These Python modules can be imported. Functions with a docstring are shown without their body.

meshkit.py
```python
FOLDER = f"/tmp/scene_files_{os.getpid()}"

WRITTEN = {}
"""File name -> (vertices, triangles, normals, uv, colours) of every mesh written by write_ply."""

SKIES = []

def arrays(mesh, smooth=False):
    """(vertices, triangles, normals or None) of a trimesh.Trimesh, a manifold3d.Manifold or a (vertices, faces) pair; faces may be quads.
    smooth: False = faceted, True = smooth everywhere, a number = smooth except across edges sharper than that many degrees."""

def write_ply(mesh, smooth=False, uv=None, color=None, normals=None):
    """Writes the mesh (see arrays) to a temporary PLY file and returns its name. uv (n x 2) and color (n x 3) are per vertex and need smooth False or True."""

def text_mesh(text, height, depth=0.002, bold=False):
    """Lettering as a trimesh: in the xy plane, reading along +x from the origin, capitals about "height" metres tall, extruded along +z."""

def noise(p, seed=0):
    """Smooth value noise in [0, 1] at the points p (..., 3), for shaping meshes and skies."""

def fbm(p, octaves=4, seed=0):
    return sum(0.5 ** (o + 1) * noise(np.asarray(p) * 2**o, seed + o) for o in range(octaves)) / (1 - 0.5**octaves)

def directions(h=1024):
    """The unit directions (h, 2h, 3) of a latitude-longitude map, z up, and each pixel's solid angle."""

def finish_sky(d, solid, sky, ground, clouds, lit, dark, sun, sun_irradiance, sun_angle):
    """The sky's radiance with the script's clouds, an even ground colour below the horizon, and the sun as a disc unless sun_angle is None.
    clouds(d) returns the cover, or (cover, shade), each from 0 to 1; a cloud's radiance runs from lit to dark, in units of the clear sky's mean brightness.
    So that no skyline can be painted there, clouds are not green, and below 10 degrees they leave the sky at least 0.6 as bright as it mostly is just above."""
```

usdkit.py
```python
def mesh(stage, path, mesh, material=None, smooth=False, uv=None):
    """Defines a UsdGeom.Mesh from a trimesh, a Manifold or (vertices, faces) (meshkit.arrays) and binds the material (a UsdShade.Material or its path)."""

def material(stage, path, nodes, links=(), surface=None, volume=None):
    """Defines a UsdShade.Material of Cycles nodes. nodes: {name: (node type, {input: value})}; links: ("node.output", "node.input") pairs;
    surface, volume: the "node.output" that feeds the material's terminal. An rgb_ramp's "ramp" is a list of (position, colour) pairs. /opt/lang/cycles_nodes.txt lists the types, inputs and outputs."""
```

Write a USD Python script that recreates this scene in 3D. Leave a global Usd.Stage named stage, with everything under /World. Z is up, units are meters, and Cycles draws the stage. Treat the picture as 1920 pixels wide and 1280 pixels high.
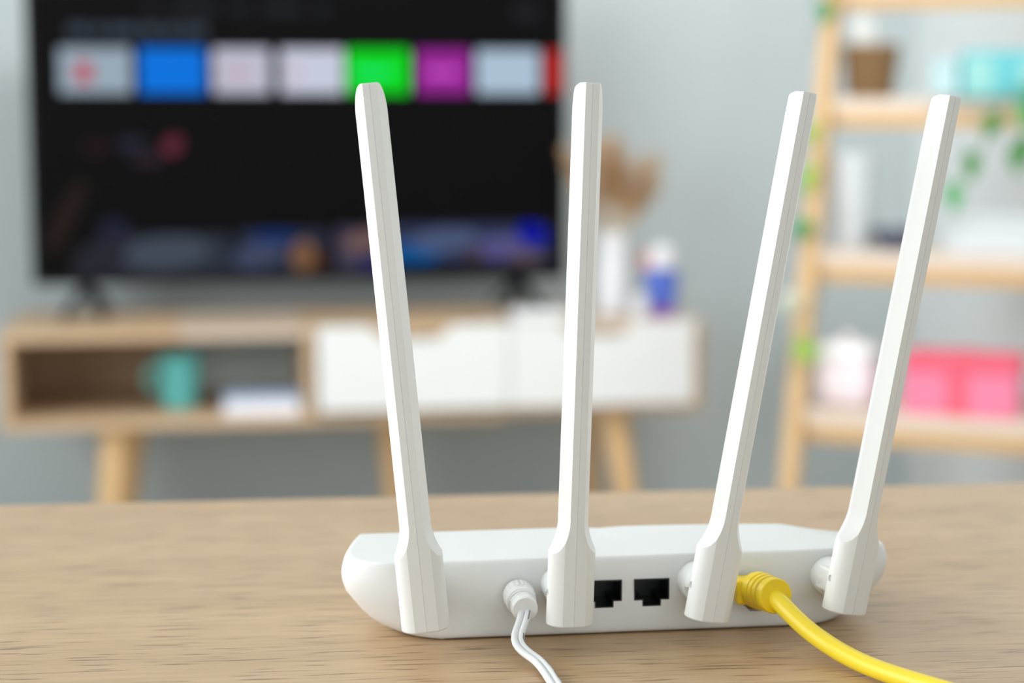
import math, random
import numpy as np, trimesh, manifold3d as m3
import meshkit, usdkit
from shapely.geometry import Polygon
from pxr import Usd, UsdGeom, UsdLux, UsdShade, Gf, Sdf

stage = Usd.Stage.CreateInMemory()
UsdGeom.SetStageUpAxis(stage, UsdGeom.Tokens.z)
UsdGeom.SetStageMetersPerUnit(stage, 1.0)
world = UsdGeom.Xform.Define(stage, '/World')
stage.SetDefaultPrim(world.GetPrim())
rng = np.random.default_rng(7)
PI = math.pi

# ---------------------------------------------------------------- camera, light, exposure
F_PX = 3500.0
cam = UsdGeom.Camera.Define(stage, '/World/camera')
cam.CreateHorizontalApertureAttr(36.0)
cam.CreateVerticalApertureAttr(24.0)
cam.CreateFocalLengthAttr(36.0 * F_PX / 1920)
cam.CreateFStopAttr(7.0)
cam.CreateFocusDistanceAttr(0.572)
cam.CreateClippingRangeAttr(Gf.Vec2f(0.02, 100))
cam.CreateExposureAttr(0.22)
psi, th = math.radians(9.0), math.atan(440 / F_PX)
Fw = np.array([math.sin(psi) * math.cos(th), math.cos(psi) * math.cos(th), -math.sin(th)])
Rt = np.array([math.cos(psi), -math.sin(psi), 0.0])
Up = np.cross(Rt, Fw)
cm = np.eye(4); cm[0, :3], cm[1, :3], cm[2, :3], cm[3, :3] = Rt, Up, -Fw, (0, 0, 0.92)
cam.AddTransformOp().Set(Gf.Matrix4d(cm))

def rect_light(name, loc, target, w, h, power, color):
    l = UsdLux.RectLight.Define(stage, '/World/' + name)
    l.CreateWidthAttr(w); l.CreateHeightAttr(h); l.CreateIntensityAttr(power); l.CreateColorAttr(Gf.Vec3f(*color))
    z = np.array(loc, float) - np.array(target, float); z /= np.linalg.norm(z)
    x = np.cross([0, 0, 1.0], z); x /= np.linalg.norm(x); y = np.cross(z, x)
    m = np.eye(4); m[0, :3], m[1, :3], m[2, :3], m[3, :3] = x, y, z, loc
    l.AddTransformOp().Set(Gf.Matrix4d(m))
    return l
# daylight through the big window of the left wall and the smaller one behind the table
rect_light('daylight_left', (-1.48, 1.35, 1.38), (0, 1.35, 1.38), 3.3, 1.56, 4.0, (0.95, 1.0, 1.02))
rect_light('daylight_behind', (0.2, -2.36, 1.50), (0.2, 0, 1.50), 2.0, 1.5, 1.0, (0.97, 1.0, 1.01))
rect_light('ceiling_panel', (0.75, 2.25, 2.50), (0.75, 3.85, 0.6), 1.2, 0.6, 12.5, (1.0, 0.99, 0.96))
dome = UsdLux.DomeLight.Define(stage, '/World/sky_dome')
dome.CreateIntensityAttr(0.2); dome.CreateColorAttr(Gf.Vec3f(0.85, 0.93, 1.0))

# ---------------------------------------------------------------- helpers
used = {}
def numbered(path):
    n = used.get(path, -1) + 1; used[path] = n
    return path if n == 0 else f'{path}_{n:03d}'
def tag(p, label=None, cat=None, group=None, kind=None):
    for k, v in (('label', label), ('category', cat), ('group', group), ('kind', kind)):
        if v: p.SetCustomDataByKey(k, v)
    return p
def thing(name, label, cat, loc=(0, 0, 0), rotz=0.0, group=None):
    x = UsdGeom.Xform.Define(stage, numbered('/World/' + name))
    x.AddTranslateOp().Set(Gf.Vec3d(*map(float, loc))); x.AddRotateZOp().Set(float(rotz))
    return tag(x.GetPrim(), label, cat, group)
def obj(name, mesh, mat, parent=None, smooth=30, label=None):
    base = str(parent.GetPath()) if parent is not None else '/World'
    p = usdkit.mesh(stage, numbered(base + '/' + name), mesh, mat, smooth=smooth).GetPrim()
    return tag(p, label) if label else p
def struct(name, mesh, mat, parent=None):
    p = obj(name, mesh, mat, parent, smooth=False)
    return tag(p, kind='structure') if parent is None else p

def T(m, t=(0, 0, 0), rx=0, ry=0, rz=0, s=None):
    m = m.copy()
    if s is not None: m.apply_scale(s)
    for a, ax in ((rx, [1, 0, 0]), (ry, [0, 1, 0]), (rz, [0, 0, 1])):
        if a: m.apply_transform(trimesh.transformations.rotation_matrix(a, ax))
    m.apply_translation(t)
    return m
cat = trimesh.util.concatenate
def box(x0, x1, y0, y1, z0, z1, b=0.0015):
    """box with chamfered edges"""
    b = min(b, (x1 - x0) / 2.2, (y1 - y0) / 2.2, (z1 - z0) / 2.2)
    pts = []
    for sx in (0, 1):
        for sy in (0, 1):
            for sz in (0, 1):
                c = np.array([x0 if sx == 0 else x1, y0 if sy == 0 else y1, z0 if sz == 0 else z1], float)
                d = np.array([b if sx == 0 else -b, b if sy == 0 else -b, b if sz == 0 else -b])
                for k in range(3):
                    q = c + d; q[k] = c[k]; pts.append(q)
    return trimesh.convex.convex_hull(np.array(pts))
def softbox(x0, x1, y0, y1, z0, z1, r, sub=2):
    s = trimesh.creation.icosphere(sub, r).vertices
    c = np.array([[x, y, z] for x in (x0 + r, x1 - r) for y in (y0 + r, y1 - r) for z in (z0 + r, z1 - r)])
    return trimesh.convex.convex_hull((c[:, None] + s[None]).reshape(-1, 3))
def lathe(prof, n=48):
    """prof: (r, z) from bottom to top, open ends are closed on the axis"""
    p = [(0.0, prof[0][1])] + list(prof) + [(0.0, prof[-1][1])]
    return trimesh.creation.revolve(np.array([(max(r, 0), z) for r, z in p]), sections=n)
def spline(P, n):
    from scipy.interpolate import CubicSpline
    P = np.array(P, float); t = np.r_[0, np.cumsum(np.linalg.norm(np.diff(P, axis=0), axis=1))]
    return CubicSpline(t, P)(np.linspace(0, t[-1], n))
def frames(p):
    t = np.gradient(p, axis=0); t /= np.linalg.norm(t, axis=1, keepdims=True)
    a = np.zeros_like(p); ref = np.array([0, 0, 1.0]) if abs(t[0, 2]) < .9 else np.array([1.0, 0, 0])
    a[0] = np.cross(t[0], ref); a[0] /= np.linalg.norm(a[0])
    for i in range(1, len(p)):
        v = a[i - 1] - t[i] * (a[i - 1] @ t[i]); a[i] = v / np.linalg.norm(v)
    return t, a, np.cross(t, a)
def tube(p, r, sides=20):
    p = np.asarray(p, float); t, a, b = frames(p)
    r = np.broadcast_to(r, (len(p),)); an = np.arange(sides) * 2 * PI / sides
    v = p[:, None] + r[:, None, None] * (np.cos(an)[None, :, None] * a[:, None] + np.sin(an)[None, :, None] * b[:, None])
    return loft(v)
def loft(rings):
    """rings (n, m, 3) -> closed mesh with fan caps"""
    rings = np.asarray(rings, float); n, m = rings.shape[:2]
    v = rings.reshape(-1, 3); i, j = np.meshgrid(np.arange(n - 1), np.arange(m), indexing='ij')
    A, B = i * m + j, i * m + (j + 1) % m; Cc, D = (i + 1) * m + (j + 1) % m, (i + 1) * m + j
    f = np.vstack([np.stack([A, B, Cc], -1).reshape(-1, 3), np.stack([A, Cc, D], -1).reshape(-1, 3)])
    v = np.vstack([v, rings[0].mean(0), rings[-1].mean(0)]); k = np.arange(m)
    f = np.vstack([f, np.stack([(k + 1) % m, k, np.full(m, n * m)], -1),
                   np.stack([(n - 1) * m + k, (n - 1) * m + (k + 1) % m, np.full(m, n * m + 1)], -1)])
    q = trimesh.Trimesh(v, f, process=False)
    if q.volume < 0: q.invert()
    return q
def man(t):
    t = trimesh.Trimesh(np.array(t.vertices), np.array(t.faces), process=False); t.merge_vertices()
    return m3.Manifold(m3.Mesh(np.asarray(t.vertices, np.float32), np.asarray(t.faces, np.uint32)))
def tri(m):
    q = m.to_mesh(); return trimesh.Trimesh(q.vert_properties[:, :3], q.tri_verts, process=True)
def prism(poly, y0, y1):
    """polygon in the xz plane, extruded along y"""
    m = trimesh.creation.extrude_polygon(Polygon(poly), y1 - y0, engine='earcut')
    v = m.vertices.copy(); m.vertices = np.stack([v[:, 0], y1 - v[:, 2], v[:, 1]], 1)
    if m.volume < 0: m.invert()
    return m

# ---------------------------------------------------------------- materials
def plain(name, color, rough=0.5, spec=0.5, bump=0.0, bscale=300.0, extra=None):
    n = {'p': ('principled_bsdf', {'base_color': color, 'roughness': rough, 'specular_ior_level': spec, **(extra or {})})}
    l = []
    if bump:
        n['tc'] = ('texture_coordinate', {}); n['n'] = ('noise_texture', {'scale': bscale, 'detail': 2.0})
        n['b'] = ('bump', {'strength': bump, 'distance': 0.0005})
        l = [('tc.object', 'n.vector'), ('n.fac', 'b.height'), ('b.normal', 'p.normal')]
    return usdkit.material(stage, '/World/Looks/' + name, n, l, surface='p.BSDF')
def emit(name, color, strength):
    return usdkit.material(stage, '/World/Looks/' + name, {'p': ('principled_bsdf', {'base_color': (0.0015, 0.0015, 0.0015), 'roughness': 0.35, 'specular_ior_level': 0.05, 'emission_color': color, 'emission_strength': strength})}, [], surface='p.BSDF')
def wood(name, light, dark, along='x', rough=0.42, fine=260.0, pores=0.35, spec=0.4, lo=(1.6, 9.0, 24.0), k=2.6, band=26.0):
    """oak: long soft bands, fine fibres and short dark pores along one axis"""
    st = {'x': (1, 0, 0), 'y': (0, 1, 0), 'z': (0, 0, 1)}[along]
    sc = lambda lo, hi: tuple(lo if s else hi for s in st)
    n = {'tc': ('texture_coordinate', {}),
         'm1': ('mapping', {'scale': sc(lo[0], band)}), 'n1': ('noise_texture', {'scale': 1.0, 'detail': 4.0, 'roughness': 0.6, 'distortion': 0.35}),
         'm2': ('mapping', {'scale': sc(lo[1], fine)}), 'n2': ('noise_texture', {'scale': 1.0, 'detail': 3.0, 'roughness': 0.65}),
         'm3': ('mapping', {'scale': sc(lo[2], fine * k)}), 'n3': ('noise_texture', {'scale': 1.0, 'detail': 1.0, 'roughness': 0.5}),
         'a': ('math', {'math_type': 'multiply_add', 'value2': 0.55, 'value3': 0.0}), 'b': ('math', {'math_type': 'multiply_add', 'value2': 0.45}),
         'r': ('rgb_ramp', {'ramp': [(0.30, dark), (0.47, tuple(0.4 * d + 0.6 * l for d, l in zip(dark, light))), (0.62, light), (1.0, light)]}),
         'r3': ('rgb_ramp', {'ramp': [(0.0, (1, 1, 1)), (0.30, (1, 1, 1)), (0.40, (0, 0, 0)), (1.0, (0, 0, 0))]}),
         'pf': ('math', {'math_type': 'multiply', 'value2': pores}),
         'mx': ('mix_color', {'blend_type': 'mix', 'b': tuple(0.45 * d for d in dark)}),
         'bp': ('bump', {'strength': 0.12, 'distance': 0.0003, 'invert': True}),
         'p': ('principled_bsdf', {'roughness': rough, 'specular_ior_level': spec})}
    l = [('tc.object', 'm1.vector'), ('tc.object', 'm2.vector'), ('tc.object', 'm3.vector'), ('m1.vector', 'n1.vector'), ('m2.vector', 'n2.vector'), ('m3.vector', 'n3.vector'),
         ('n1.fac', 'a.value1'), ('n2.fac', 'b.value1'), ('a.value', 'b.value3'), ('b.value', 'r.fac'), ('n3.fac', 'r3.fac'), ('r3.color', 'pf.value1'),
         ('pf.value', 'mx.fac'), ('r.color', 'mx.a'), ('mx.result', 'p.base_color'), ('pf.value', 'bp.height'), ('bp.normal', 'p.normal')]
    return usdkit.material(stage, '/World/Looks/' + name, n, l, surface='p.BSDF')
def leafmat(name, c):
    return usdkit.material(stage, '/World/Looks/' + name, {'p': ('principled_bsdf', {'base_color': c, 'roughness': 0.45}), 't': ('translucent_bsdf', {'color': tuple(min(1, 1.3 * x) for x in c)}), 'm': ('mix_closure', {'fac': 0.35})},
                           [('p.BSDF', 'm.closure1'), ('t.BSDF', 'm.closure2')], surface='m.closure')

M = {
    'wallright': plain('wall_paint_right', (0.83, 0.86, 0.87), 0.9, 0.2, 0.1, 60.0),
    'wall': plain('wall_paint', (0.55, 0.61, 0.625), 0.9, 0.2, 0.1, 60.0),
    'ceiling': plain('ceiling_paint', (0.68, 0.68, 0.67), 0.9, 0.2),
    'floor': wood('floor_wood', (0.62, 0.56, 0.48), (0.50, 0.44, 0.37), 'x', 0.4, 60.0, 0.2),
    'trim': plain('trim_paint', (0.78, 0.78, 0.76), 0.5),
    'table': wood('oak_laminate', (0.565, 0.378, 0.212), (0.38, 0.225, 0.108), 'x', 0.35, 360.0, 0.85, 0.6, (2.2, 26.0, 42.0), 1.9, 34.0),
    'tableedge': wood('oak_edge', (0.62, 0.45, 0.30), (0.44, 0.30, 0.19), 'x', 0.5, 300.0, 0.3),
    'plastic': plain('white_plastic', (0.78, 0.785, 0.765), 0.42, 0.4, 0.05, 1500.0),
    'antenna': plain('antenna_plastic', (0.80, 0.80, 0.775), 0.38, 0.4, 0.03, 1500.0),
    'black': plain('port_black', (0.006, 0.007, 0.008), 0.35, 0.5),
    'contact': plain('contact_metal', (0.55, 0.5, 0.4), 0.35, 0.5, extra={'metallic': 1.0}),
    'latch': plain('latch_clear', (0.35, 0.36, 0.33), 0.15, 0.5, extra={'transmission_weight': 0.35}),
    'cord_white': plain('cord_white', (0.80, 0.81, 0.80), 0.45, 0.4),
    'stripe': plain('stripe_grey', (0.22, 0.22, 0.23), 0.5, 0.4),
    'yellow': plain('cord_yellow', (0.93, 0.70, 0.03), 0.33, 0.5),
    'yellow2': plain('boot_yellow', (0.92, 0.66, 0.012), 0.38, 0.5),
    'stand': wood('stand_oak', (0.60, 0.42, 0.27), (0.50, 0.34, 0.20), 'x', 0.5, 120.0, 0.2),
    'standpale': wood('stand_oak_pale', (0.64, 0.50, 0.39), (0.56, 0.43, 0.33), 'x', 0.4, 120.0, 0.1),
    'leg': wood('leg_oak', (0.74, 0.50, 0.26), (0.62, 0.39, 0.18), 'z', 0.5, 120.0, 0.1),
    'white': plain('drawer_white', (0.79, 0.80, 0.80), 0.4, 0.4),
    'teal': plain('teal_glaze', (0.13, 0.56, 0.54), 0.25, 0.5),
    'tealdeep': plain('teal_box', (0.13, 0.50, 0.55), 0.5, 0.4),
    'tealpale': plain('teal_pale', (0.30, 0.60, 0.57), 0.5, 0.4),
    'tealwhite': plain('teal_white', (0.48, 0.66, 0.69), 0.5, 0.4),
    'paper': plain('paper_white', (0.80, 0.79, 0.84), 0.7, 0.3),
    'paperblue': plain('paper_blue', (0.40, 0.55, 0.80), 0.6, 0.3),
    'ceramic': plain('ceramic_white', (0.80, 0.81, 0.84), 0.3, 0.5),
    'grass': plain('dried_grass', (0.74, 0.50, 0.27), 0.8, 0.2),
    'blue': plain('bottle_blue', (0.09, 0.16, 0.60), 0.3, 0.5),
    'purple': plain('bottle_purple', (0.33, 0.10, 0.42), 0.35, 0.5),
    'cap': plain('cap_white', (0.75, 0.76, 0.80), 0.25, 0.5),
    'redcap': plain('trigger_red', (0.60, 0.22, 0.20), 0.4, 0.5),
    'tvblack': plain('tv_black', (0.006, 0.006, 0.007), 0.4, 0.3),
    'greywhite': plain('grey_white', (0.64, 0.67, 0.70), 0.5, 0.4),
    'shelf': wood('shelf_wood', (0.66, 0.42, 0.19), (0.56, 0.34, 0.14), 'x', 0.45, 100.0, 0.1),
    'shelfpale': wood('shelf_wood_pale', (0.74, 0.62, 0.52), (0.68, 0.55, 0.45), 'x', 0.45, 100.0, 0.1),
    'post': wood('post_wood', (0.64, 0.42, 0.21), (0.52, 0.33, 0.15), 'z', 0.45, 100.0, 0.1),
    'wicker': plain('wicker_brown', (0.26, 0.155, 0.075), 0.8, 0.2),
    'cloth': plain('liner_cloth', (0.72, 0.72, 0.70), 0.9, 0.2),
    'pink': plain('box_pink', (0.85, 0.23, 0.37), 0.6, 0.3),
    'pinklid': plain('box_pink_lid', (0.83, 0.13, 0.20), 0.6, 0.3),
    'pinkpale': plain('jar_pinkish', (0.86, 0.76, 0.81), 0.35, 0.5),
    'jarwhite': plain('jar_white', (0.88, 0.87, 0.88), 0.35, 0.5),
    'slate': plain('slate_grey', (0.12, 0.14, 0.20), 0.5, 0.4),
    'leafa': leafmat('leaf_green', (0.05, 0.27, 0.04)), 'leafb': leafmat('leaf_mid', (0.08, 0.42, 0.13)), 'leafc': leafmat('leaf_lime', (0.36, 0.62, 0.10)),
    'cream': plain('petal_cream', (0.78, 0.80, 0.66), 0.7, 0.3),
    'vine': plain('vine_stem', (0.10, 0.20, 0.06), 0.7),
}
screen_mats = {}
def glow(c, k=1.0):
    key = (c, k)
    if key not in screen_mats: screen_mats[key] = emit(f'screen_glow_{len(screen_mats):02d}', tuple((x / 255) ** 2.2 for x in c), k)
    return screen_mats[key]

# ---------------------------------------------------------------- room
X0, X1, Y0, Y1, Z1 = -1.40, 1.60, -2.30, 4.14, 2.60
struct('floor', box(X0 - .12, X1 + .12, Y0 - .12, Y1 + .12, -.05, 0, 0), M['floor'])
struct('ceiling', box(X0 - .12, X1 + .12, Y0 - .12, Y1 + .12, Z1, Z1 + .05, 0), M['ceiling'])
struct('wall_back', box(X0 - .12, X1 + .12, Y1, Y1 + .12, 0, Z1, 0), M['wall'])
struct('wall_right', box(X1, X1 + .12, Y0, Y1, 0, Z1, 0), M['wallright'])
def wall_open(axis, a, t, lo, hi, w0, w1, h0, h1):
    parts = [(lo, w0, 0, Z1), (w1, hi, 0, Z1), (w0, w1, 0, h0), (w0, w1, h1, Z1)]
    return cat([box(a, a + t, p, q, r, s, 0) if axis == 'x' else box(p, q, a, a + t, r, s, 0) for p, q, r, s in parts])
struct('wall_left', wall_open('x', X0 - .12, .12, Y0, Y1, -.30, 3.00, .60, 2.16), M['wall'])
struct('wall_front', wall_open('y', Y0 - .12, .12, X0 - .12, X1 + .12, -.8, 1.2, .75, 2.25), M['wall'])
def window(name, axis, a, lo, hi, h0, h1, n):
    w = UsdGeom.Xform.Define(stage, '/World/' + name).GetPrim(); tag(w, kind='structure')
    def bar(nm, p, q, r, s):
        struct(nm, box(a, a + .05, p, q, r, s, .004) if axis == 'x' else box(p, q, a, a + .05, r, s, .004), M['trim'], w)
    bar('frame', lo, hi, h0, h0 + .05); bar('frame', lo, hi, h1 - .05, h1)
    bar('frame', lo, lo + .05, h0, h1); bar('frame', hi - .05, hi, h0, h1)
    for k in range(1, n):
        c = lo + (hi - lo) * k / n; bar('mullion', c - .02, c + .02, h0 + .05, h1 - .05)
window('window_1', 'x', X0 - .04, -.30, 3.00, .60, 2.16, 3)
window('window_2', 'y', Y0 - .04, -.8, 1.2, .75, 2.25, 2)

# ---------------------------------------------------------------- table
t = thing('table', 'light oak laminate table that the white router stands on', 'table', (0.135, 0.515, 0), -2.9)
obj('tabletop', box(-.80, .80, -.27, .287, .725, .75, .0018), M['table'], t)
for sx in (-1, 1):
    for sy in (-1, 1):
        x, y = sx * .72, sy * .20
        obj('leg', box(x - .025, x + .025, y - .025, y + .025, 0, .725, .003), M['tableedge'], t)
obj('apron', box(-.695, .695, .19, .21, .655, .725, .002), M['tableedge'], t)
obj('apron', box(-.695, .695, -.21, -.19, .655, .725, .002), M['tableedge'], t)

# ---------------------------------------------------------------- router (local: x right, y away from the camera, z up, millimetres)
router = thing('router', 'white four-antenna wireless router seen from its back on the oak table', 'router', (0.1285, 0.5772, 0.7504), -1.16)
mm = lambda m: T(m, s=0.001)
OUTLINE = [(-58, 0), (-68, .3), (-76, 1.4), (-84, 5), (-89.3, 10.5), (-90.7, 16), (-89.6, 26), (-87.5, 36), (-85, 45), (-79, 60), (-70, 76), (-55, 92), (-38, 101), (0, 104), (38, 101), (55, 92),
           (69, 76), (78.5, 60), (84.5, 45), (88.6, 34), (91.6, 25), (92.4, 17), (91.2, 9.5), (86.5, 4.5), (78, 1.4), (69, .3), (58, 0)]
def outline(n):
    from scipy.interpolate import PchipInterpolator, CubicSpline
    p = np.array(OUTLINE, float); t = np.r_[0, np.cumsum(np.linalg.norm(np.diff(p, axis=0), axis=1))]
    q = CubicSpline(t, p)(np.linspace(0, t[-1], n)); q[:, 1] = np.maximum(q[:, 1], 0)
    flat = np.linspace(58, -58, 42)[1:-1]
    return np.vstack([q, np.column_stack([flat, 0 * flat])])
def ztop(x, y):
    x, y = np.asarray(x, float), np.asarray(y, float)
    yc = np.where(x < 0, 44.5, 44.5 - 5.0 * (np.maximum(x, 0) / 70) ** 2) - 26 * np.clip((x - 68) / 20, 0, 1) ** 1.5
    d = np.maximum(y - yc, 0)
    return 25.2 - 20 * (1 - np.exp(-(d / 26) ** 1.25 * .62))
def router_body():
    HW, D = 91.0, 104.0
    full = outline(240)
    # side profile of the boat-shaped back: half width against height
    zz = np.array([0.0, .6, 1.5, 3, 5, 7.5, 10.5, 13.5, 16.5, 18.5, 20, 22, 23.6, 24.4, 24.9, 25.2])
    hw = np.array([72.5, 74.3, 76.4, 79.6, 82.5, 85.1, 87.5, 89.8, 90.8, 91, 90.9, 90.4, 89.9, 89.5, 89.0, 88.2])
    inset = np.array([1.2, .5, .15, 0, 0, 0, 0, 0, 0, 0, 0, 0, 0, .12, .35, .8])
    rings = []
    for z, h, ins in zip(zz, hw, inset):
        q = full.copy()
        fx = (h - 0.0) / HW
        # pull the ends in only; the middle of the back stays flat
        q[:, 0] = q[:, 0] * fx
        c = np.array([0, D / 2]); dirn = q - c; L = np.linalg.norm(dirn, axis=1, keepdims=True)
        q[:, 1] = np.clip(q[:, 1], ins + .075 * z, D - ins - 14 * (1 - z / 25.2) ** 2)
        tz = z / 25.2
        rings.append(np.column_stack([q, tz * ztop(q[:, 0], q[:, 1])]))
    last = rings[-1]
    for k in (0.985, 0.9, 0.75, 0.55, 0.3, 0.1):
        q = last[:, :2].copy(); q[:, 0] *= k ** 0.5 if k > .9 else k; q[:, 1] = D * .45 + (q[:, 1] - D * .45) * k
        rings.append(np.column_stack([q, ztop(q[:, 0], q[:, 1])]))
    return loft(np.array(rings))
body = man(router_body())
PORT_Z = 14.0
ports = [-6.7, 9.0, 41.0]
def port_shape(x, g=0.0):
    return [(x - 5.8 + g, PORT_Z + 3.45 - g), (x + 5.8 - g, PORT_Z + 3.45 - g), (x + 5.8 - g, PORT_Z - 3.5 + g), (x + 3.1 - g, PORT_Z - 3.5 + g), (x + 3.1 - g, PORT_Z - 5.6 + g), (x - 3.1 + g, PORT_Z - 5.6 + g), (x - 3.1 + g, PORT_Z - 3.5 + g), (x - 5.8 + g, PORT_Z - 3.5 + g)]
for x in ports: body = body - man(prism(port_shape(x), -3, 15))
JX, JZ = -35.0, 14.3
body = body - man(T(trimesh.creation.cylinder(4.0, 14, sections=48), (JX, 4, JZ), rx=PI / 2))
for x in (-4.0, 10.5, 11.8): body = body - man(T(trimesh.creation.icosphere(2, .45), (x, -.2, 4.6)))
obj('body', mm(tri(body)), M['plastic'], router, smooth=32)
for i, x in enumerate(ports):
    lin = man(prism(port_shape(x, -0.02), 0.7, 14.9)) - man(prism(port_shape(x, .35), .0, 14.0))
    p = obj('ethernet_port', mm(tri(lin)), M['black'], router, smooth=False, label='black network socket opening')
    obj('contacts', mm(cat([box(x - 3.7 + 1.02 * k, x - 3.4 + 1.02 * k, 7, 13.9, PORT_Z + 1.6, PORT_Z + 2.1, 0) for k in range(8)])), M['contact'], p, smooth=False)
obj('power_jack', mm(T(trimesh.creation.annulus(2.6, 4.1, 10, sections=40), (JX, 6, JZ), rx=PI / 2)), M['black'], router, label='black power socket behind the plug')
# raised emblem dots on the lid
obj('emblem', mm(cat([box(x - .9, x + .9, 30.5, 33.0, 25.0, 25.32, .1) for x in (-8.6, -5.5, -2.4, .6, 3.7)])), M['antenna'], router, label='faint raised lettering on the lid')

# antennas: section = ellipse clipped by the rear strip planes and by four chamfer planes that move in above the base
AL, BW = 169.0, 7.5
def antenna_mesh():
    th_ = [-90 + d for d in (-3.0, -1.1, -.5, 0, .5, 1.1, 3.0)]
    th_ += list(np.linspace(-90 + 8, -90 + 352, 173)) + [-90 + e * q for e in (-1, 1) for q in (22.6, 22.94, 23.3)] + [90 + e * q for e in (-1, 1) for q in (22.6, 22.94, 23.3)]
    th_ = np.radians(np.unique(np.round([(x + 180) % 360 - 180 for x in th_], 3)))
    c, s = np.cos(th_), np.sin(th_)
    a, b, D, w = BW, 5.7, 5.15, 2.18
    hyp = math.hypot(5.15, 2.75); nx, ny = 5.15 / hyp, 2.75 / hyp
    cb = nx * w + ny * D
    ss = np.r_[0, .15, .5, 1.0, 3, np.linspace(8, 22.8, 6), np.linspace(23, 34, 34), np.linspace(38, AL - 10, 24), AL - 9.5 + 9.5 * np.sin(np.linspace(0, 1, 22) * PI / 2)]
    rings = []
    for z in ss:
        if z <= 23: cc = 7.6
        elif z < 34: cc = cb + (7.3 - cb) * (1 - (z - 23) / 11) ** 2
        else: cc = cb
        u = max(0, (z - (AL - 9.5)) / 9.5)
        W = 7.6 if z < 40 else 4.95 - 2.5 * (1 - math.sqrt(max(0, 1 - u * u)))
        FD = D if z < 40 else D - 6.2 * (1 - math.sqrt(max(0, 1 - u * u)))
        r = 1 / np.sqrt((c / a) ** 2 + (s / b) ** 2)
        for px, py, cl in ((0.045, -1, D), (-0.045, -1, D), (0, 1, max(FD, .2)), (nx, -ny, cc), (-nx, -ny, cc), (nx, ny, cc), (-nx, ny, cc), (1, 0, W), (-1, 0, W)):
            dt = (px * c + py * s) / math.hypot(px, py)
            with np.errstate(divide='ignore', invalid='ignore'):
                r = np.where(dt > 1e-6, np.minimum(r, cl / dt), r)
        r = r - np.where(np.abs(th_ + PI / 2) < math.radians(.7), .13, 0)     # mould seam down the rear strip
        k = (1 - .03 * z / AL) * (1 - .07 * max(0, 1 - z / .6) ** 2 if z < .6 else 1)
        if z > AL - .5: k *= 1 - .03 * ((z - AL + .5) / .5)
        rings.append(np.column_stack([r * c * k, r * s * k, np.full(len(c), z)]))
    m = man(loft(np.array(rings)))
    m = m - man(T(trimesh.creation.cylinder(1.1, 1.6, sections=24), (-7.5, .2, 10.5), ry=PI / 2)) - man(T(trimesh.creation.cylinder(1.1, 1.6, sections=24), (7.5, .2, 10.5), ry=PI / 2))
    tongue = man(softbox(-2.6, 2.6, 3.5, 15.0, 3.6, 11.6, 1.0))
    return tri(m + tongue)
ant = antenna_mesh()
AY = -18.6
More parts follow.
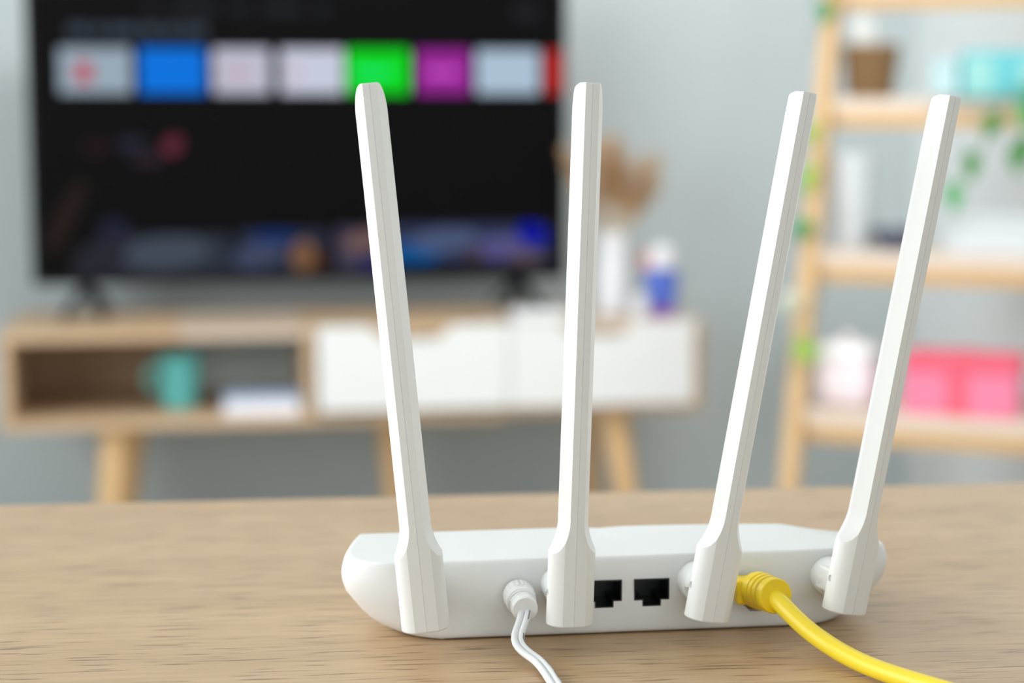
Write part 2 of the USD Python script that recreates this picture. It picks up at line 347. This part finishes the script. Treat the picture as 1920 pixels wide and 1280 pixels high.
# bottom x, z; top x, z; turn about its own axis
ants = [(-66.4, 9.2, -82.6, 176.6, -1.5), (-21.4, 9.0, -16.2, 176.8, 6.0), (22.6, 9.0, 50.9, 174.0, 8.5), (67.4, 9.8, 96.7, 173.0, 15.0)]
def hinge_mesh():
    h = man(T(lathe([(6.4, -1.0), (6.4, 1.0), (6.3, 5.0), (6.1, 7.0), (5.7, 8.6), (5.0, 9.4)], 48), (0, 0, 0), rx=PI / 2))
    h = h - man(box(-2.8, 2.8, -10, -4.5, -4.5, 4.5, .2)) - man(box(-7, -4.2, -12, -7.6, -7, .3, .1)) - man(box(4.2, 7, -12, -7.6, -.3, 7, .1))
    return tri(h)
hin = hinge_mesh()
for bx, bz, tx, tz, turn in ants:
    tilt = math.atan2(tx - bx, tz - bz)
    fit = (math.hypot(tx - bx, tz - bz)) / AL
    hx = bx + math.tan(tilt) * (16.5 - bz)
    obj('hinge', mm(T(hin, (hx, 0.4, 16.5))), M['plastic'], router, smooth=35)
    a_ = ant.copy(); a_.apply_scale([1, 1, fit])
    a_ = T(a_, rz=math.radians(turn)); a_ = T(a_, (bx, AY, bz), ry=tilt)
    obj('antenna', mm(a_), M['antenna'], router, smooth=9)
for x in (-50, 50):
    for y in (16, 70): obj('rubber_foot', mm(T(trimesh.creation.cylinder(5, .9, sections=32), (x, y, .05))), M['black'], router)

# ---------------------------------------------------------------- cables: world points
def R2W(p):
    p = np.atleast_2d(np.asarray(p, float)) / 1000; an = math.radians(-1.16); c, s = math.cos(an), math.sin(an)
    return np.stack([p[:, 0] * c - p[:, 1] * s + .1285, p[:, 0] * s + p[:, 1] * c + .5772, p[:, 2] + .7504], 1)
pc = thing('power_cable', 'white twin power lead with round plug in the back of the router', 'cable')
prof = [(2.4, -6), (2.4, -.6), (4.7, -.5), (5.0, .4), (5.05, 3.5), (4.95, 6.0), (4.75, 8.0)]
for k in range(3): z = 8.6 + 1.5 * k; prof += [(4.62 - .12 * k, z), (4.2 - .12 * k, z + .15), (4.2 - .12 * k, z + .5), (4.5 - .12 * k, z + .65)]
prof += [(4.2, 13.6), (4.1, 15.4), (3.8, 15.8)]
pl = tri(man(lathe(prof, 56)) ^ man(box(-6, 6, -4.6, 4.6, -7, 17, .1)) ^ (man(trimesh.creation.cylinder(7, 20, sections=32).apply_translation([0, 0, 0])) + man(T(trimesh.creation.cylinder(4.35, 40, sections=8), rz=PI / 8))))
ribs = cat([T(box(-.3, .3, -.3, .3, 0, 5.0, .12), (4.80 * math.cos(q), 4.80 * math.sin(q), .6), rz=0) for q in np.linspace(0, 2 * PI, 22, endpoint=False)])
plug = T(cat([pl, ribs]), (JX, 0, JZ), rx=PI / 2 + .06)
plug.apply_translation([0, -.3, 0])
plug_w = trimesh.Trimesh(R2W(plug.vertices), plug.faces, process=False)
obj('plug', plug_w, M['plastic'], pc, smooth=35)
ctr = R2W([(-35.0, -12.5, 13.6), (-35.2, -15.5, 12.4), (-37.2, -21.0, 9.3), (-38.6, -24.6, 6.4), (-37.4, -28.4, 4.2), (-34.6, -32.6, 2.7), (-32.9, -39, 2.0), (-32.1, -50, 1.7), (-31.5, -66, 1.6), (-29, -100, 1.6), (-20, -150, 1.6), (-2, -215, 1.6), (15, -290, 1.6), (19, -322, 4.4), (21, -338, 3.2), (22, -346, -8), (22, -348, -40), (22, -348, -100), (22, -348, -200)])
cp = spline(ctr, 300); tg = np.gradient(cp, axis=0)
sidev = np.cross(tg, [0, 0, 1.0]); sidev /= np.linalg.norm(sidev, axis=1, keepdims=True)
hz = np.clip(np.linspace(0, 1, 300) / .03, 0, 1)[:, None]
sidev = sidev * hz + np.array([-1.0, 0, 0]) * (1 - hz)
for i in range(6): sidev[1:-1] = (sidev[:-2] + sidev[1:-1] + sidev[2:]) / 3
sidev /= np.linalg.norm(sidev, axis=1, keepdims=True)
upv = np.cross(sidev, tg); upv /= np.linalg.norm(upv, axis=1, keepdims=True); upv *= np.sign(upv[:, 2:3] + 1e-9)
for sgn in (-1, 1):
    w_ = obj('cord', tube(cp + sgn * .00102 * sidev, .00108, 18), M['cord_white'], pc, smooth=60)
    if sgn == -1:
        for k in range(0, 60, 7):
            seg = cp[k:k + 5] - .00102 * sidev[k:k + 5] + (-.55 * sidev[k:k + 5] + .62 * upv[k:k + 5]) * .00088
            obj('stripe', tube(seg, .00042, 8), M['stripe'], w_, smooth=60, label='grey printed dash')

yc = thing('network_cable', 'yellow network cable plugged into the router and running off to the right', 'cable')
PX = 41.0
def yw(name, mesh, mat, **k):
    return obj(name, trimesh.Trimesh(R2W(mesh.vertices), mesh.faces, process=False), mat, yc, **k)
yw('plug', cat([box(PX - 5.5, PX + 5.5, -2.0, 9, PORT_Z - 3.2, PORT_Z + 3.2, .4)]), M['latch'], label='clear plastic plug')
yw('latch', cat([box(PX - 2.2, PX + 2.2, -10.0, -0.5, PORT_Z - 5.6, PORT_Z - 4.8, .2)]), M['latch'], label='grey plastic release latch')
bp0, bdir = np.array([PX, -1.4, PORT_Z + .1]), np.array([.20, -.97, .09]); bdir /= np.linalg.norm(bdir)
def along(mesh, o, d):
    """z axis of the mesh turned to d"""
    return trimesh.Trimesh(mesh.vertices, mesh.faces, process=False).apply_transform(trimesh.geometry.align_vectors([0, 0, 1], d)).apply_translation(o)
block = softbox(PX - 5.9, PX + 5.9, -8.5, -1.2, PORT_Z - 4.0, PORT_Z + 4.3, 1.0)
bprof = [(4.6, 3), (5.6, 4.4), (6.1, 6.2), (6.1, 8.2), (5.9, 9.0), (5.5, 9.2), (5.5, 9.9), (5.9, 10.1), (5.9, 11.7), (5.4, 11.9), (5.4, 12.8), (5.8, 13.0), (5.8, 14.4), (5.3, 14.6), (5.3, 15.4), (5.65, 15.6), (5.65, 18.4), (5.4, 18.8), (3.0, 18.8)]
boot = along(lathe(bprof, 56), bp0, bdir)
yw('boot', tri(man(block) + man(boot)), M['yellow2'], smooth=35, label='ribbed yellow strain relief boot')
e1 = bp0 + bdir * 18.8
yp_ = [e1 + np.array([-.6, 6.5, .6]), e1 + np.array([.4, .3, -1.2]), (48.2, -25.0, 11.3), (51.5, -31.0, 8.2), (55.8, -39.0, 5.4), (60.6, -49.6, 3.6), (66.4, -62, 3.0), (74.4, -76.1, 2.95), (88, -98, 2.95), (108, -130, 2.95), (130, -170, 2.95), (148, -225, 2.95), (158, -285, 2.95), (161, -320, 6.4), (162, -341, 5.0), (163, -352, -8), (163, -354, -40), (163, -354, -100), (163, -354, -220)]
ys = spline(yp_, 240)
yw('cord', tube(ys, 2.95, 28), M['yellow'], smooth=60)

# ---------------------------------------------------------------- television stand
YF, YB = 3.60, 4.00
st = thing('tv_stand', 'low oak and white television stand with splayed legs against the back wall', 'tv stand', (0.28, 3.80, 0))
L = lambda m: T(m, (-.28, -3.80, 0))
obj('top_board', L(box(-.410, -.08, YF, YB, .476, .497, .002)), M['stand'], st)
obj('top_board', L(box(-.08, .165, YF + .002, YB, .476, .4965, .002)), M['standpale'], st)
obj('top_board', L(box(.165, .56, YF, YB, .476, .497, .002)), M['stand'], st)
obj('top_board', L(box(.56, .958, YF, YB, .476, .4965, .002)), M['standpale'], st)
obj('bottom_board', L(box(-.410, .56, YF, YB, .306, .326, .002)), M['stand'], st)
obj('bottom_board', L(box(.56, .958, YF, YB, .314, .331, .002)), M['stand'], st)
obj('side_panel', L(box(-.410, -.390, YF, YB, .326, .476, .002)), M['stand'], st)
obj('side_panel', L(box(.938, .958, YF, YB, .331, .476, .002)), M['stand'], st)
obj('divider', L(box(.162, .182, YF, YB, .326, .476, .002)), M['stand'], st)
obj('back_panel', L(box(-.390, -.065, YB - .012, YB, .326, .476, .001)), M['stand'], st)
obj('back_panel', L(box(.182, .938, YB - .012, YB, .331, .476, .001)), M['stand'], st)
def drawer(x0, x1, n0, n1):
    z0, z1, zn = .334, .4985, .471
    pts = [(x0, z0), (x1, z0), (x1, z1), (n1, z1)]
    for k in np.linspace(0, 1, 8): pts.append((n1 - .035 * k, z1 - (z1 - zn) * (3 * k * k - 2 * k ** 3)))
    for k in np.linspace(1, 0, 8): pts.append((n0 + .035 * k, z1 - (z1 - zn) * (3 * k * k - 2 * k ** 3)))
    pts += [(n0, z1), (x0, z1)]
    d = obj('drawer', L(prism(pts, YF - .018, YF - .0005)), M['white'], st, smooth=False, label='white drawer front with scooped finger notch')
drawer(.188, .5605, .283, .456); drawer(.5635, .934, .655, .822)
def leg(x, y, dx, dy):
    p = np.linspace(0, 1, 12)[:, None]
    c = np.array([x, y, .314]) * (1 - p) + np.array([x + dx, y + dy, 0.0]) * p
    obj('leg', L(tube(c, (.030 * (1 - p) + .020 * p).ravel(), 24)), M['leg'], st, smooth=50)
leg(-.200, YF + .06, -.03, -.02); leg(-.175, YB - .08, -.03, .02); leg(.788, YF + .06, .045, -.02); leg(.775, YB - .08, .03, .02); leg(.345, YF + .20, .02, 0)

# ---------------------------------------------------------------- television
TY = 3.86
tv = thing('television', 'large black flat screen television showing a row of app tiles', 'television', (0.185, TY, .4968))
V = lambda m: T(m, (-.185, -TY, -.4968))
TX0, TX1, TZ0, TZ1 = -.3690, .7265, .562, 1.178
obj('casing', V(box(TX0, TX1, TY, TY + .035, TZ0, TZ1, .004)), M['tvblack'], tv)
obj('back_housing', V(box(TX0 + .2, TX1 - .2, TY + .035, TY + .075, TZ0 + .03, TZ0 + .34, .01)), M['tvblack'], tv)
scr = obj('screen', V(box(TX0 + .009, TX1 - .009, TY - .002, TY + .001, TZ0 + .012, TZ1 - .009, .0003)), glow((26, 24, 27), 0.25), tv, smooth=False)
def card(name, x0, x1, z0, z1, c, lift=1, k=1.0, label=None):
    obj(name, V(box(x0, x1, TY - .002 - .0006 * lift, TY - .0019, z0, z1, .0001)), glow(c, k), scr, smooth=False, label=label)
tiles = [(-.304, -.163, (140, 155, 168)), (-.146, -.017, (0, 105, 205)), (.000, .113, (175, 176, 192)), (.135, .262, (184, 188, 204)), (.270, .397, (0, 200, 30)), (.413, .523, (140, 38, 138)), (.537, .668, (158, 178, 196)), (.680, .717, (165, 40, 38))]
names = ['grey app tile with a red mark', 'blue app tile', 'pale app tile with pinkish print', 'pale app tile right of the pinkish one', 'bright green app tile', 'magenta app tile', 'pale blue app tile', 'red app tile cut off at the screen edge']
for (a, b, c), lb in zip(tiles, names): card('tile', a, b, .947, 1.036, c, 1, 1.0, lb)
card('tile_mark', -.272, -.240, .968, 1.008, (190, 80, 95), 2, .8)
card('tile_mark', .016, .08, .985, .992, (200, 110, 130), 2, .8)
card('tile_mark', .146, .176, .985, .993, (205, 130, 140), 2, .8)
card('tile_mark', .285, .36, .983, .997, (30, 215, 110), 2, 1)
card('tile_mark', .435, .497, .983, .996, (190, 80, 190), 2, 1)
x = -.285
for w_ in (.05, .03, .062, .045, .038, .055): card('caption_word', x, x + w_ - .008, 1.062, 1.082, (62, 72, 84), 1, .8); x += w_
x = -.13
for w_ in (.05, .12, .06, .11, .05): card('menu_word', x, x + w_ - .03, 1.108, 1.124, (44, 46, 52), 1, .7); x += w_
card('menu_icon', .615, .665, 1.100, 1.126, (40, 38, 44), 1, .7)
# muted picture row at the foot of the screen
def blob(cx, cz, rx, rz, c, lift, k, slant=0.0):
    an = np.linspace(0, 2 * PI, 28, endpoint=False)
    x, z = cx + rx * np.cos(an) + slant * np.sin(an) * rz, cz + rz * np.sin(an)
    obj('picture_detail', V(prism(list(zip(np.clip(x, TX0 + .012, TX1 - .012), np.clip(z, TZ0 + .014, 1.1))), TY - .002 - .0006 * lift, TY - .0021)), glow(c, k), scr, smooth=False)
card('picture', -.235, .028, .583, .662, (50, 56, 68), 1, .7); blob(-.10, .625, .085, .034, (72, 80, 94), 2, .7, .4); blob(-.235, .615, .05, .04, (44, 44, 54), 2, .7, .5)
blob(-.205, .675, .03, .022, (34, 38, 58), 1, .7); blob(-.30, .70, .022, .075, (44, 34, 30), 1, .7, .5); blob(-.285, .62, .03, .035, (24, 22, 21), 1, .6)
card('picture', .045, .225, .583, .668, (48, 54, 72), 1, .7); blob(.085, .62, .05, .030, (66, 74, 100), 2, .75, .8); blob(.12, .655, .05, .012, (22, 52, 110), 3, .7); blob(.175, .615, .024, .034, (124, 90, 66), 3, .75); card('picture_detail', .198, .218, .583, .632, (70, 44, 16), 3, .8)
card('picture', .245, .340, .583, .672, (70, 66, 88), 1, .7); blob(.30, .645, .040, .022, (118, 92, 88), 2, .7, .8); blob(.325, .595, .03, .012, (28, 32, 96), 3, .8)
card('picture', .350, .690, .597, .676, (52, 60, 88), 1, .75); blob(.405, .618, .055, .022, (10, 74, 128), 2, 1.0); blob(.47, .645, .07, .024, (78, 90, 124), 3, .75, .6); blob(.53, .615, .022, .018, (74, 62, 72), 4, .7); blob(.585, .628, .055, .026, (86, 84, 136), 3, .75, .5); blob(.655, .655, .032, .024, (8, 18, 140), 5, 1.0, -.3); blob(.64, .608, .04, .012, (104, 88, 104), 4, .7)
blob(-.085, .842, .020, .020, (112, 50, 66), 1, .6, .3); blob(-.165, .845, .028, .013, (48, 48, 66), 1, .6); blob(-.135, .815, .03, .012, (56, 44, 56), 1, .6); blob(-.235, .84, .03, .015, (44, 26, 32), 1, .6)
for x in (-.262, .628):
    ft = obj('foot', V(box(x - .016, x + .016, TY + .002, TY + .03, TZ0 - .028, TZ0 + .03, .004)), M['tvblack'], tv)
    for dx, dy in ((-.040, -.10), (.036, .10), (.036, -.10), (-.040, .10)):
        p0, p1 = np.array([x, TY + .012, TZ0 + .002]), np.array([x + dx, TY + .012 + dy, .5050])
        obj('foot_leg', V(tube(np.linspace(p0, p1, 8), np.linspace(.011, .0065, 8), 12)), M['tvblack'], ft, smooth=40)

# ---------------------------------------------------------------- things on the stand
mug = thing('mug', 'teal mug in the open compartment of the television stand', 'mug', (-.078, 3.735, .3262))
pr = [(.031, 0), (.034, .002), (.040, .05), (.042, .104), (.0415, .1055), (.040, .105), (.038, .05), (.032, .008)]
obj('cup', T(lathe(pr, 56)), M['teal'], mug, smooth=40)
an = np.linspace(-1.25, 1.25, 24)
obj('handle', tube(np.stack([-.042 - .030 * np.cos(an) + .008, 0 * an, .060 + .030 * np.sin(an)], 1), .0055, 14), M['teal'], mug, smooth=60)
bk = thing('book_stack', 'flat white and pale blue book beside the teal mug', 'book', (.082, 3.660, .3262))
obj('pages', box(-.073, .072, -.055, .055, .003, .032, .001), M['paper'], bk)
obj('cover', box(-.077, .076, -.058, .058, 0, .003, .001), M['paper'], bk); obj('cover', box(-.077, .076, -.058, .058, .032, .0345, .001), M['paperblue'], bk, label='pale blue top cover')
stb = thing('set_top_box', 'flat pale grey set-top box on the stand under the right corner of the television', 'set-top box', (.632, 3.655, .4967))
obj('case', softbox(-.055, .055, -.04, .04, .001, .022, .004), M['ceramic'], stb); [obj('foot', T(trimesh.creation.cylinder(.006, .002, sections=20), (x, y, .001)), M['tvblack'], stb) for x in (-.04, .04) for y in (-.028, .028)]
vs = thing('vase', 'tall white vase holding dried grass right of the television', 'vase', (.806, 3.76, .4967))
obj('body', lathe([(.030, 0), (.034, .004), (.036, .03), (.034, .07), (.030, .11), (.028, .14), (.031, .165), (.030, .167), (.026, .14), (.026, .05)], 56), M['ceramic'], vs, smooth=40)
gr = thing('dried_grass', 'bunch of tan dried pampas grass standing in the white vase', 'dried grass', (.806, 3.76, .66))
for k in range(15):
    ax = rng.uniform(-1, 1); lean = ax * .12 + (.02 if k % 2 else -.02); ln = rng.uniform(.13, .22) * (1 - .15 * abs(ax)); dy = rng.uniform(-.03, .03)
    q = np.linspace(0, 1, 14); p = np.stack([lean * q ** 1.5 * 1.15, dy * q, -.09 + (ln + .09) * q - .03 * abs(ax) * q ** 3], 1)
    s_ = obj('stem', tube(p, .0012, 6), M['grass'], gr)
    n = 130; vv = []
    tt, fa, fb = frames(p)
    for i in range(n):
        u = rng.uniform(.52, 1.0); j = min(int(u * 13), 12); c0 = p[j] * (1 - (u * 13 - j)) + p[j + 1] * (u * 13 - j) if j < 13 else p[-1]
        phi = rng.uniform(0, 2 * PI); rad = (.026 * math.sin(PI * (u - .50) / .56) + .004)
        d = fa[j] * math.cos(phi) + fb[j] * math.sin(phi)
        tip = c0 + d * rad + tt[j] * .016; wv = np.cross(d, tt[j]) * .003
        vv += [trimesh.Trimesh([c0 - wv, c0 + wv, tip, c0 - tt[j] * .001], [[0, 1, 2], [0, 2, 3], [1, 3, 2], [0, 3, 1]], process=False)]
    obj('plume', cat(vv), M['grass'], s_, smooth=False)
jr = thing('glass_jar', 'small pale jar between the white vase and the blue bottle', 'jar', (.845, 3.68, .4967))
obj('body', lathe([(.017, 0), (.019, .003), (.019, .03), (.016, .036)], 40), M['cap'], jr, smooth=40); obj('lid', T(lathe([(.017, 0), (.0175, .001), (.0175, .009), (.016, .010)], 40), (0, 0, .036)), M['ceramic'], jr, smooth=40)
bt = thing('bottle', 'blue and purple plastic bottle with white domed cap at the end of the stand', 'bottle', (.895, 3.70, .4967))
def oval(prof, sx=1.0, sy=.7): return T(lathe(prof, 48), s=[sx, sy, 1])
obj('base', oval([(.026, 0), (.029, .003), (.030, .018)]), M['purple'], bt, smooth=40, label='purple lower part')
obj('body', oval([(.030, .018), (.033, .05), (.036, .083), (.034, .092), (.024, .096)]), M['blue'], bt, smooth=40)
obj('cap', oval([(.024, .096), (.027, .098), (.028, .12), (.025, .134), (.016, .144), (.006, .147)], 1, .9), M['cap'], bt, smooth=40)
obj('spout', T(softbox(-.012, .012, -.008, .008, 0, .03, .004), (-.034, 0, .098)), M['redcap'], bt, smooth=40, label='small red spout')

# ---------------------------------------------------------------- ladder shelf: local x along its front, y away from the room, z up
SA = -30.0
SO = (1.030, 3.170, 0.0)          # left post, front, at z = .36 of the slope
sh = thing('ladder_shelf', 'wooden leaning ladder shelf with four boards in the right corner', 'shelf', SO, SA)
SW, SL = .432, math.tan(math.radians(19.0))
front = lambda z: (z - .36) * SL           # the front post leans back as it rises
ZB = (.383, .660, .936, 1.154)
for k, z in enumerate(ZB):
    obj('shelf_board', box(.0, SW, front(z) - .012, .315, z - .028, z, .002), M['shelfpale'], sh, label='pale board')
    obj('front_rail', box(.0, SW, front(z) - .012, front(z) + .012, z - .054, z - .0285, .002), M['shelf'], sh)
for x in (-.030, SW):
    a_, b_ = np.array([x, front(0), 0]), np.array([x, front(1.62), 1.62])
    pz = np.array([[x, front(0) - .022, 0], [x + .03, front(0) - .022, 0], [x + .03, front(0) + .022, 0], [x, front(0) + .022, 0]])
    ql = pz + (b_ - a_)
    obj('post', loft(np.stack([pz, ql])), M['post'], sh, smooth=False)
    for z in ZB: obj('side_rail', box(x + .004, x + .026, front(z) + .024, .310, z - .052, z - .0285, .002), M['post'], sh)
ang = math.radians(SA)
def S(x, y, z): return (SO[0] + x * math.cos(ang) - y * math.sin(ang), SO[1] + x * math.sin(ang) + y * math.cos(ang), z)
# bottom board
j = thing('canister', 'white and pale pink rounded canister on the lowest visible shelf board', 'canister', S(.058, .095, ZB[0] + .0003), SA)
obj('body', softbox(-.055, .055, -.05, .05, 0, .080, .022, 3), M['pinkpale'], j, smooth=40); obj('lid', softbox(-.052, .052, -.047, .047, .076, .112, .018, 3), M['jarwhite'], j, smooth=40, label='white lid'); obj('knob', T(trimesh.creation.icosphere(3, .012), (0, 0, .118)), M['pinkpale'], j, smooth=40)
g = thing('gift_box', 'bright pink box with deeper pink lid and ribbon beside the canister', 'box', S(.268, .080, ZB[0] + .0003), SA)
obj('body', box(-.098, .098, -.055, .055, 0, .078, .002), M['pink'], g); obj('lid', box(-.101, .101, -.058, .058, .078, .104, .002), M['pinklid'], g, label='deeper pink lid'); obj('ribbon', cat([box(-.022, .014, -.0565, .0565, .001, .0775, .0005), box(-.022, .014, -.0595, .0595, .0785, .1055, .0005)]), M['pinklid'], g, label='deeper pink ribbon')
# third board
c_ = thing('white_cylinder', 'tall white cylindrical canister at the left end of the middle shelf board', 'canister', S(.040, .200, ZB[1] + .0003), SA)
obj('body', lathe([(.036, 0), (.039, .003), (.040, .150), (.038, .152)], 56), M['greywhite'], c_, smooth=40); obj('lid', T(lathe([(.041, 0), (.0415, .002), (.0415, .018), (.039, .021)], 56), (0, 0, .152)), M['greywhite'], c_, smooth=40)
d_ = thing('dark_bowl', 'small slate grey bowl in front of the white box on the middle board', 'bowl', S(.125, .165, ZB[1] + .0003), SA)
obj('bowl', T(lathe([(.020, 0), (.024, .003), (.038, .022), (.048, .040), (.046, .041), (.035, .022), (.015, .008)], 48)), M['slate'], d_, smooth=40)
w = thing('storage_box', 'plain white storage box under the hanging leaves', 'box', S(.320, .200, ZB[1] + .0003), SA)
obj('body', box(-.095, .10, -.09, .09, 0, .055, .003), M['greywhite'], w); obj('lid', box(-.098, .103, -.093, .093, .055, .070, .003), M['greywhite'], w)
# second board
b = thing('wicker_basket', 'small brown wicker basket at the left end of the upper shelf board', 'basket', S(.060, .245, ZB[2] + .0003), SA)
for k in range(11):
    r = .036 + .012 * (k / 10) ** .8; an = np.linspace(0, 2 * PI, 49); ph = (k % 2) * PI
    q = np.stack([(r + .002 * np.sin(12 * an + ph)) * np.cos(an), (r + .002 * np.sin(12 * an + ph)) * np.sin(an), np.full(49, .005 + .0088 * k)], 1)[:-1]
    q = np.vstack([q, q[:1]]); obj('wicker_band', tube(q, .0049, 8), M['wicker'], b, smooth=60)
obj('basket_base', T(trimesh.creation.cylinder(.037, .006, sections=40), (0, 0, .003)), M['wicker'], b)
ro = thing('paper_roll', 'pale rolled cloth standing in the wicker basket', 'cloth roll', S(.060, .245, ZB[2] + .0068), SA)
obj('roll', T(lathe([(.020, 0), (.022, .002), (.022, .14), (.018, .142), (.014, .135)], 40), (0, 0, 0), rx=.1, ry=-.10), M['cloth'], ro, smooth=40)
tb = thing('teal_box', 'teal box with pale square and round prints on the upper board', 'box', S(.322, .215, ZB[2] + .0003), SA)
obj('body', box(-.085, .085, -.06, .06, 0, .082, .002), M['tealdeep'], tb); obj('print', box(-.078, -.030, -.0606, -.05, .008, .07, .0002), M['tealpale'], tb, smooth=False); obj('print', T(trimesh.creation.cylinder(.024, .01, sections=40), (.04, -.0556, .042), rx=PI / 2), M['tealpale'], tb)
tb2 = thing('pale_box', 'small pale aqua box left of the teal box', 'box', S(.208, .215, ZB[2] + .0003), SA)
obj('body', box(-.023, .023, -.05, .05, 0, .060, .002), M['tealwhite'], tb2); obj('lid', box(-.0245, .0245, -.0515, .0515, .060, .070, .002), M['tealwhite'], tb2)
# leaves
def leaf_mesh(L_, W_, cup=.25):
    u = np.linspace(0, 1, 8); wv = W_ / 2 * np.sin(PI * u ** .8) ** .9
    up = np.stack([np.r_[-wv], u * L_, cup * wv - .25 * L_ * u ** 2], 1); mid = np.stack([0 * u, u * L_, -.25 * L_ * u ** 2 - .02 * L_], 1); dn = up * [-1, 1, 1]
    v = np.vstack([up, mid, dn]); f = []
    for i in range(7):
        for a0, b0 in ((0, 8), (8, 16)):
            f += [[a0 + i, b0 + i, b0 + i + 1], [a0 + i, b0 + i + 1, a0 + i + 1]]
    return trimesh.Trimesh(v, f, process=False)
vn = thing('leaf_vine', 'green leafy vine hanging from the right end of the upper shelf board', 'plant', S(.38, .12, ZB[2] + .001), SA)
obj('stem', cat([tube(spline([(-.04, .02, .008), (.0, -.02, .012), (.06, -.03, -.02), (.12, -.03, -.09), (.15, -.03, -.17)], 30), .0022, 8),
                 tube(spline([(-.04, .02, .008), (-.06, -.025, .006), (-.07, -.03, -.03), (-.10, -.03, -.10), (-.135, -.03, -.16)], 30), .0018, 8),
                 tube(spline([(0, .02, .008), (.02, -.025, .008), (.02, -.03, -.06), (.03, -.03, -.12)], 30), .0018, 8)]), M['vine'], vn)
spots = [(-.145, -.165), (-.115, -.11), (-.07, -.045), (-.03, -.02), (.0, -.03), (.02, -.07), (.03, -.115), (.05, -.03), (.06, -.075), (.085, -.055), (.10, -.10), (.12, -.04), (.13, -.12), (.15, -.08), (.165, -.16), (.16, -.20), (-.02, -.085), (-.045, -.10), (.19, -.12), (.09, -.145), (.075, -.01), (.14, -.01), (.0, .012), (.05, .014), (.11, .012), (.17, -.03), (.07, -.045), (.11, -.075), (.145, -.045), (.175, -.07), (.12, -.10), (.04, -.05), (.10, .0), (.13, .012), (.155, .005), (.16, -.11)]
for i, (x, z) in enumerate(spots):
    lf = T(leaf_mesh(rng.uniform(.048, .062), rng.uniform(.028, .035)), (x, -.035 + rng.uniform(-.015, .012), z + .02), rx=-1.25 + rng.uniform(-.3, .3), ry=rng.uniform(-.5, .6), rz=rng.uniform(-.5, .5))
    obj('leaf', lf, M['leafa' if i % 3 else 'leafb'], vn, smooth=50)
gl = thing('leaf_garland', 'thin garland of bright green and cream leaves wound round the left shelf post', 'garland', S(-.015, 0, 0), SA)
zz = np.linspace(.40, 1.40, 120); an = zz * 21
obj('string', tube(np.stack([.026 * np.cos(an), front(zz) + .036 * np.sin(an), zz], 1), .0012, 6), M['vine'], gl)
for z, x, m_, n in ((1.115, -.004, 'leafb', 6), (.885, -.012, 'leafc', 5), (.805, -.012, 'leafc', 6), (.72, -.012, 'leafb', 7), (.585, -.016, 'cream', 7), (.505, .012, 'leafc', 7), (1.28, -.004, 'leafc', 5)):
    for k in range(n):
        lf = T(leaf_mesh(.036, .022), (x + rng.uniform(-.006, .006), front(z) - .034 + rng.uniform(-.004, .004), z + rng.uniform(-.012, .012)), rx=-.5 + rng.uniform(-.8, .4), rz=2 * PI * k / n if k % 2 else rng.uniform(2.4, 3.9))
        obj('leaf', lf, M[m_], gl, smooth=50, label='cream petal-like leaf' if m_ == 'cream' else None)
